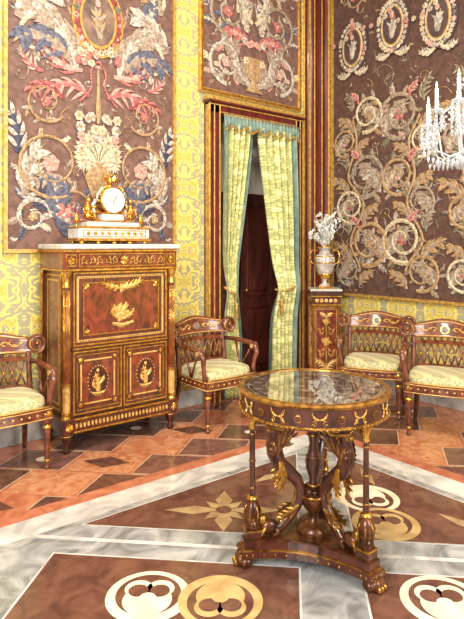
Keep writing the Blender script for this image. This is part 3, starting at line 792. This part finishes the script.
# ------------------------------------------------------------------ pedestal & urn
def pedestal():
    mb=MB(); w=.15
    mb.box(-.18,.18,-.18,.18,0,.07,MAHD,.006); mb.box(-.17,.17,-.17,.17,.07,.09,GOLD,.006); mb.box(-.16,.16,-.16,.16,.09,.13,MAH,.005)
    mb.box(-w,w,-w,w,.13,.90,MAHF,.005)
    mb.box(-.165,.165,-.165,.165,.88,.90,GOLD,.004); mb.box(-.155,.155,-.155,.155,.90,.97,MAH,.004)
    mb.box(-.175,.175,-.175,.175,.97,.99,GOLD,.005); mb.box(-.185,.185,-.185,.185,.99,1.03,MAHD,.006); mb.box(-.175,.175,-.175,.175,1.03,1.05,MARW,.005)
    for k in range(4):
        R=Matrix.Rotation(k*pi/2,3,'Z')
        fr=lambda u,v,h,R=R:tuple(R@Vector((u,-w-h,v)))
        mb.rframe(fr,-.135,.15,.135,.87,.008,GOLD,.006); mb.rframe(fr,-.115,.17,.115,.85,.004,INL,.004)
        random.seed(5)
        trophy(mb,fr,(0,.52),.075,INL); trophy(mb,fr,(0,.72),.06,INL)
        for s in (1,-1):
            scroll(mb,fr,(s*.045,.62),.03,-pi/2,s,1.2,INL,[INL],.005,.05,None,None,5)
            scroll(mb,fr,(s*.045,.40),.035,-pi/2,s,1.2,INL,[INL],.005,.05,None,None,5)
            leaf(mb,fr,(0,.22),pi/2-s*.3,.18,-s*1.2,.014,INL,.004,4)
            leaf(mb,fr,(0,.76),pi/2-s*.5,.10,-s*1.2,.012,INL,.004,3)
        mb.rib(fr,[(0,.22),(0,.78)],.005,INL,.003)
        fr2=lambda u,v,h,R=R:tuple(R@Vector((u,-.155-h,v)))
        for i in range(5): flower(mb,fr2,(-.1+.05*i,.935),.02,INL,GOLD,.002)
    return mb.build('pedestal_stand',place(-.385,-.385,0,-math.radians(42),(.93,.93,1)))
pedestal()
URN=M('urn_porcelain',(208,198,188),(152,140,136),14,.15,coat=.5)
LF=M('silver_leaf_flower',(236,234,226),(172,174,172),30,.5)
def urn():
    mb=MB()
    mb.box(-.07,.07,-.07,.07,0,.025,GOLD,.004)
    mb.lathe([(.06,.025),(.055,.035),(.025,.055),(.02,.08),(.03,.095)],URN,seg=24)
    mb.lathe([(.03,.095),(.055,.12),(.085,.18),(.105,.26),(.108,.30),(.10,.33)],URN,seg=32)
    mb.lathe([(.108,.262),(.110,.266),(.110,.27),(.108,.274)],GOLD,seg=32)
    mb.lathe([(.10,.33),(.09,.345),(.06,.36),(.055,.39),(.065,.41),(.085,.425),(.085,.43),(.06,.432)],URN,seg=28)
    mb.lathe([(.10,.328),(.103,.332),(.098,.338)],GOLD,seg=28); mb.lathe([(.084,.424),(.088,.429),(.084,.434)],GOLD,seg=28)
    mb.lathe([(.05,.10),(.072,.13),(.080,.15),(.074,.155)],GOLD,seg=32,flute=.12,nfl=16)
    for s in (1,-1):
        mb.tube([(s*.095,0,.25),(s*.14,0,.27),(s*.155,0,.33),(s*.14,0,.39),(s*.10,0,.40),(s*.07,0,.385)],[.007,.008,.007,.007,.006,.005],GOLD,8)
        mb.ell((s*.10,0,.25),(.014,.014,.018),GOLD,10)
    random.seed(21)
    for k in range(36):
        a=random.uniform(0,2*pi); sp=random.uniform(.02,.17); hh=random.uniform(.10,.36)
        p0=Vector((0,0,.42)); p1=Vector((math.cos(a)*sp*.4,math.sin(a)*sp*.4,.42+hh*.55)); p2=Vector((math.cos(a)*sp,math.sin(a)*sp,.42+hh))
        mb.tube([p0,p1,p2],[.004,.003,.002],LF,5)
        for q in (p1,p1.lerp(p2,.5),p2):
            b=random.uniform(0,6.28)
            fr=lambda u,v,h,q=q,b=b:(q.x+u*math.cos(b)-h*math.sin(b),q.y+u*math.sin(b)+h*math.cos(b),q.z+v)
            leaf(mb,fr,(0,0),random.uniform(.2,2.9),.07,random.uniform(-1.5,1.5),.012,LF,0,1,LF,.004)
            if random.random()<.6: flower(mb,fr,(0,0.0),.024,LF,CRM,.0,6)
    return mb.build('flower_urn',place(-.385,-.385,1.05,-math.radians(42)))
urn()
# ------------------------------------------------------------------ centre table
def glass_top():
    m=bpy.data.materials.new('mosaic_glass_top'); m.use_nodes=True
    nt=m.node_tree;N=nt.nodes;K=nt.links;b=N['Principled BSDF']
    b.inputs['Roughness'].default_value=.03; b.inputs['Metallic'].default_value=.25; b.inputs['Coat Weight'].default_value=1; b.inputs['Coat Roughness'].default_value=.01; b.inputs['Coat IOR'].default_value=1.9
    tc=N.new('ShaderNodeTexCoord')
    v=N.new('ShaderNodeTexVoronoi'); v.inputs['Scale'].default_value=16; K.new(tc.outputs['Object'],v.inputs['Vector'])
    g_=N.new('ShaderNodeVectorMath'); g_.operation='LENGTH'
    sp=N.new('ShaderNodeSeparateXYZ'); K.new(tc.outputs['Object'],sp.inputs[0])
    cx=N.new('ShaderNodeCombineXYZ'); K.new(sp.outputs[0],cx.inputs[0]); K.new(sp.outputs[1],cx.inputs[1]); K.new(cx.outputs[0],g_.inputs[0])
    r1=N.new('ShaderNodeValToRGB'); r1.color_ramp.interpolation='CONSTANT'
    els=[(0,(96,70,58)),(.10,(150,128,100)),(.12,(70,46,40)),(.24,(160,136,104)),(.255,(104,84,70)),(.325,(60,40,34)),(.34,(176,146,92)),(.35,(70,44,36))]
    r1.color_ramp.elements[0].position=0; r1.color_ramp.elements[0].color=L(els[0][1]); r1.color_ramp.elements[1].position=.35; r1.color_ramp.elements[1].color=L(els[-1][1])
    for p,c in els[1:-1]:
        e=r1.color_ramp.elements.new(p); e.color=L(c)
    K.new(g_.outputs['Value'],r1.inputs['Fac'])
    r2=N.new('ShaderNodeValToRGB'); r2.color_ramp.elements[0].position=.2; r2.color_ramp.elements[0].color=(.62,.58,.5,1); r2.color_ramp.elements[1].position=.5; r2.color_ramp.elements[1].color=(.15,.12,.10,1)
    K.new(v.outputs['Distance'],r2.inputs['Fac'])
    mx=N.new('ShaderNodeMix'); mx.data_type='RGBA'; mx.inputs[0].default_value=.35
    K.new(r1.outputs[0],mx.inputs[6]); K.new(r2.outputs[0],mx.inputs[7]); K.new(mx.outputs[2],b.inputs['Base Color'])
    return m
TOP=glass_top()
TBW=M('table_bronze_wood',(90,44,29),(48,22,15),14,.28,.05,coat=.4)
def table():
    mb=MB()
    mb.prism([(.372*math.cos(2*pi*i/72),.372*math.sin(2*pi*i/72)) for i in range(72)],.77,.783,TOP)
    mb.ring([(.370,.766),(.370,.786),(.378,.790),(.396,.788),(.404,.779),(.398,.768),(.385,.764)],AGOLD)
    mb.ring([(.386,.695),(.386,.766),(.30,.766),(.30,.69)],TBW,seg=96)
    mb.ring([(.30,.68),(.385,.68),(.393,.686),(.393,.690),(.385,.696),(.30,.70)],AGOLD)
    mb.lathe([(.02,.69),(.34,.69),(.34,.76),(.02,.76)],TBW,seg=48,smooth=False)
    cyl=lambda u,v,h:((.386+h)*math.cos(u/.386),(.386+h)*math.sin(u/.386),v)
    tot=2*pi*.386; n=24
    for i in range(n):
        u=tot*i/n
        if i%2==0: mb.disc(cyl,u,.727,.020,.016,AGOLD,.006,16,.004); mb.disc(cyl,u,.727,.014,.011,TBW,.012,10)
        else:
            for s in (1,-1):
                leaf(mb,cyl,(u,.727),0 if s>0 else pi,.055,s*1.6,.005,INL,.003,2,AGOLD)
                leaf(mb,cyl,(u,.727),0 if s>0 else pi,.05,-s*1.6,.004,AGOLD,.004,2,INL)
    for i in range(90):
        a=2*pi*i/90; mb.ell((.391*math.cos(a),.391*math.sin(a),.687),(.006,.006,.006),AGOLD,6)
    A3=[math.radians(v) for v in (0,120,240)]
    def plat(R,r,w):
        pts=[]
        for a in A3:
            for sgn in (-1,1):
                pts.append((R*math.cos(a)-sgn*w*math.sin(a)*1.0,R*math.sin(a)+sgn*w*math.cos(a)))
            b0=Vector(pts[-1]); an=a+2*pi/3
            b1=Vector((R*math.cos(an)+w*math.sin(an),R*math.sin(an)-w*math.cos(an)))
            mid=Vector((math.cos(a+pi/3),math.sin(a+pi/3)))*r
            ctrl=mid*2-(b0+b1)/2
            for i in range(1,12):
                t=i/12; q=b0*(1-t)**2+ctrl*2*t*(1-t)+b1*t*t; pts.append((q.x,q.y))
        return pts
    mb.prism(plat(.405,.16,.055),.045,.073,TBW); mb.prism(plat(.395,.155,.05),.073,.079,AGOLD); mb.prism(plat(.385,.145,.042),.079,.112,TBW); mb.prism(plat(.372,.14,.038),.112,.118,DGOLD)
    edge=plat(.407,.162,.056)
    for i in range(len(edge)):
        a=Vector(edge[i]);b=Vector(edge[(i+1)%len(edge)]); nn=max(1,int((b-a).length/.03))
        for j in range(nn):
            q=a.lerp(b,j/nn); mb.ell((q.x,q.y,.06),(.005,.005,.007),AGOLD,6)
    for a in A3:
        T=Matrix.Rotation(a,4,'Z'); mb.T=T
        for s in (1,-1): mb.ell((.375,s*.038,.024),(.034,.024,.024),DGOLD,12)
        mb.ell((.395,0,.028),(.034,.045,.028),DGOLD,12,.8)
        for s in (-1,0,1): mb.ell((.425,s*.022,.016),(.014,.009,.015),AGOLD,8)
        c=(.335,0,0)
        mb.box(.295,.375,-.04,.04,.117,.15,TBW,.005); mb.box(.292,.378,-.043,.043,.15,.157,AGOLD,.004)
        mb.lathe([(.034,.157),(.042,.175),(.032,.19),(.024,.20),(.040,.225),(.044,.245),(.034,.27),(.018,.285)],DGOLD,c,18,.12,9)
        mb.lathe([(.020,.197),(.028,.201),(.02,.205)],AGOLD,c,18)
        mb.lathe([(.02,.283),(.03,.292),(.03,.297),(.018,.305)],GOLD,c,18)
        for j in range(6):
            aa=j*pi/3; mb.tube([(c[0]+.036*math.cos(aa),.036*math.sin(aa),.17),(c[0]+.044*math.cos(aa),.044*math.sin(aa),.235),(c[0]+.022*math.cos(aa),.022*math.sin(aa),.282)],[.004,.006,.003],AGOLD,5)
        mb.lathe([(.017,.31),(.014,.60)],TBW,c,20,.15,8)
        for z in (.34,.46,.58): mb.lathe([(.014,z-.005),(.020,z),(.014,z+.005)],AGOLD,c,14)
        mb.lathe([(.014,.60),(.02,.61),(.014,.62),(.022,.645),(.032,.668),(.034,.68)],GOLD,c,18,.15,8)
        mb.ell((.245,0,.157),(.05,.030,.034),DGOLD,14); mb.ell((.282,0,.19),(.026,.026,.028),AGOLD,12); mb.ell((.302,0,.183),(.014,.013,.011),GOLD,10)
        for s in (1,-1): 
            mb.tube([(.27,s*.018,.165),(.285,s*.022,.14),(.295,s*.026,.127)],[.013,.011,.01],AGOLD,8)
            mb.tube([(.21,s*.02,.155),(.205,s*.03,.135),(.23,s*.03,.127)],[.018,.013,.01],DGOLD,8)
        a1=[(.30,0,.66),(.27,0,.665),(.225,0,.64),(.205,0,.59),(.21,0,.54),(.215,0,.49),(.19,0,.44),(.14,0,.40),(.095,0,.36),(.07,0,.31),(.08,0,.26),(.115,0,.215),(.155,0,.18),(.19,0,.145),(.225,0,.125)]
        mb.tube(a1,[.014,.022,.030,.036,.042,.044,.038,.034,.031,.028,.026,.027,.028,.024,.02],TBW,10)
        mb.tube([(p[0]+.027,0,p[2]) for p in a1[6:12]],[.009]*6,AGOLD,6)
        mb.ell((.225,0,.52),(.036,.034,.048),DGOLD,12); mb.ell((.22,0,.60),(.028,.027,.034),AGOLD,12); mb.ell((.246,0,.595),(.010,.010,.012),GOLD,8)
        mb.tube([(.205,0,.635),(.225,0,.65),(.245,0,.64)],[.02,.018,.01],AGOLD,8)
        for s in (1,-1):
            fw=lambda u,v,h,s=s:(.225-u*.8,s*(.034+h+u*.45),v)
            for k in range(8): leaf(mb,fw,(.0,.51-.008*k),.45+.16*k,.18-.013*k,.7,.016,AGOLD if k%2==0 else DGOLD,.002*k,2,DGOLD)
            leaf(mb,lambda u,v,h,s=s:(u,s*(.040+h),v),(.195,.46),-1.9,.15,.9,.018,GOLD,.0,3,AGOLD)
            leaf(mb,lambda u,v,h,s=s:(u,s*(.026+h),v),(.09,.25),-.6,.14,.4,.014,AGOLD,.0,3,AGOLD)
            mb.tube([(.29,s*.0,.66),(.26,s*.05,.62),(.20,s*.10,.62),(.15,s*.14,.67)],[.008,.011,.011,.008],AGOLD,7)
        mb.tube([(.225+.025*math.cos(t*.55),0,.15+.025*math.sin(t*.55)) for t in range(10)],.008,AGOLD,6)
        mb.tube([(.335,0,.665),(.315,0,.63),(.29,0,.645),(.27,0,.67)],[.01,.013,.012,.01],AGOLD,8)
        mb.T=Matrix.Identity(4)
    mb.lathe([(.09,.118),(.095,.14),(.06,.155),(.03,.17),(.025,.20),(.05,.225),(.07,.255),(.075,.28),(.05,.30),(.03,.31)],DGOLD,seg=28,flute=.08,nfl=14)
    mb.lathe([(.075,.278),(.080,.285),(.075,.292)],AGOLD,seg=28)
    mb.lathe([(.03,.31),(.022,.36),(.04,.40),(.045,.44),(.03,.48),(.022,.52),(.035,.58),(.06,.64),(.10,.69)],TBW,seg=24)
    for z in (.33,.46,.56): mb.lathe([(.02,z-.007),(.042,z),(.02,z+.007)],AGOLD,seg=20)
    for k in range(9):
        a=k*2*pi/9; mb.ell((.045*math.cos(a),.045*math.sin(a),.305),(.02,.02,.018),DGOLD,8)
    return mb
th=math.radians(-39)
table().build('round_center_table',place(-2.810,-2.467,0,math.radians(-49)+th,(.905,.905,1.05)))
# ------------------------------------------------------------------ chandelier
CRY=M('crystal',(250,251,252),(220,226,232),30,.05,0,coat=1,trans=.35)
BULB=M('candle_bulb',(255,226,170),None,5,.4,emit=3)
def chandelier():
    mb=MB()
    def drop(p,s=.014,l=1.8):
        x,y,z=p; vs=[(x,y,z),(x+s,y,z-s),(x,y+s,z-s),(x-s,y,z-s),(x,y-s,z-s),(x,y,z-s*l*1.6)]
        mb.add(vs,[(0,1,2),(0,2,3),(0,3,4),(0,4,1),(5,2,1),(5,3,2),(5,4,3),(5,1,4)],CRY)
    mb.lathe([(.01,.85),(.02,.80),(.012,.74),(.05,.66),(.03,.58),(.015,.5),(.03,.42),(.06,.36),(.03,.28),(.02,.22),(.05,.16),(.09,.08),(.07,.02),(.03,-.05),(.01,-.09)],CRY,seg=20)
    for z in (.02,.30,.6): mb.lathe([(.03,z-.01),(.075,z),(.03,z+.01)],GOLD,seg=20)
    for k in range(12):
        a=2*pi*k/12; c,s=math.cos(a),math.sin(a)
        R=.34 if k%2 else .25; zt=.14 if k%2 else .28
        pr=[(.05,.08),(.12,.0),(.20,-.03),(.28 if k%2 else .22,.0),(R,zt-.06),(R,zt)]
        pts=[(c*r,s*r,z) for r,z in pr]
        sm=[]
        for i in range(len(pts)-1):
            for t in (0,.33,.66): sm.append(Vector(pts[i]).lerp(Vector(pts[i+1]),t))
        sm.append(Vector(pts[-1]))
        mb.tube(sm,.006,CRY,7)
        b=(c*R,s*R,zt)
        mb.lathe([(.01,-.01),(.04,.005),(.045,.012),(.015,.012),(.014,.04)],CRY,b,16)
        mb.lathe([(.015,.012),(.014,.035)],GOLD,b,12)
        mb.lathe([(.011,.03),(.011,.15),(.006,.155)],WH,b,12)
        mb.lathe([(.002,.155),(.007,.165),(.006,.18),(.0005,.20)],BULB,b,8)
        for j in range(7):
            aa=2*pi*j/7; p=(b[0]+.042*math.cos(aa),b[1]+.042*math.sin(aa),b[2])
            for q in range(4): drop((p[0],p[1],p[2]-.028*q),.010+.001*q,1.6+.5*(q==3))
        for j in range(16):
            t=j/15; r=.05+(R-.05)*t; z=.62*(1-t)+zt*t-.12*math.sin(pi*t); mb.ell((c*r,s*r,z),.008,CRY,6)
        for j in range(10):
            t=j/9; r=.06+(R-.06)*t; drop((c*r,s*r,-.03-.02*math.sin(t*3)),.012,2.4)
        a2=a+2*pi/24
        for j in range(6):
            r=.04+.03*j; drop((math.cos(a2)*r,math.sin(a2)*r,-.02-.02*(5-j)*.8),.013,2.2)
    mb.ell((0,0,-.17),.03,CRY,12)
    mb.tube([(0,0,.85),(0,0,3.2)],.008,GOLD,8)
    return mb
def room_pt(right,fwd):
    c,s=math.cos(math.radians(39)),math.sin(math.radians(39)); return (-4.817+c*right+s*fwd,-4.32-s*right+c*fwd)
cx,cy=room_pt(1.42,3.2)
chandelier().build('chandelier',place(cx,cy,2.03,0,(.94,.94,.90)))
# ------------------------------------------------------------------ camera
cd=bpy.data.cameras.new('camera'); co=bpy.data.objects.new('camera',cd); sc.collection.objects.link(co)
co.location=(-4.817,-4.32,1.5); co.rotation_euler=(pi/2,0,math.radians(-39))
cd.sensor_width=36; cd.sensor_fit='AUTO'; cd.lens=560/619*36; cd.shift_y=-.104; cd.clip_start=.05
sc.camera=co
# ------------------------------------------------------------------ light
w=bpy.data.worlds.new('world'); sc.world=w; w.use_nodes=True
w.node_tree.nodes['Background'].inputs[0].default_value=(1,.97,.93,1); w.node_tree.nodes['Background'].inputs[1].default_value=.38
def area(name,loc,target,size,size_y,power,col):
    l=bpy.data.lights.new(name,'AREA'); l.shape='RECTANGLE'; l.size=size; l.size_y=size_y; l.energy=power; l.color=col
    o=bpy.data.objects.new(name,l); sc.collection.objects.link(o); o.location=loc
    o.rotation_euler=(Vector(target)-Vector(loc)).to_track_quat('-Z','Y').to_euler(); return o
area('window_light',(-7.2,-4.5,2.8),(-1.5,-.8,1.2),1.6,2.6,310,(1,.98,.93))
area('window_light_2',(-2.4,-7.3,2.8),(-1.7,-.5,1.4),1.8,2.6,270,(1,.97,.91))
area('ceiling_fill',(-3.4,-2.6,4.7),(-2.6,-2.0,0),1.0,1.0,150,(1,.91,.78))  # added soft fill light below the ceiling, no fixture behind it
sc.view_settings.view_transform='Standard'
sc.view_settings.look='None'
sc.view_settings.exposure=0.05
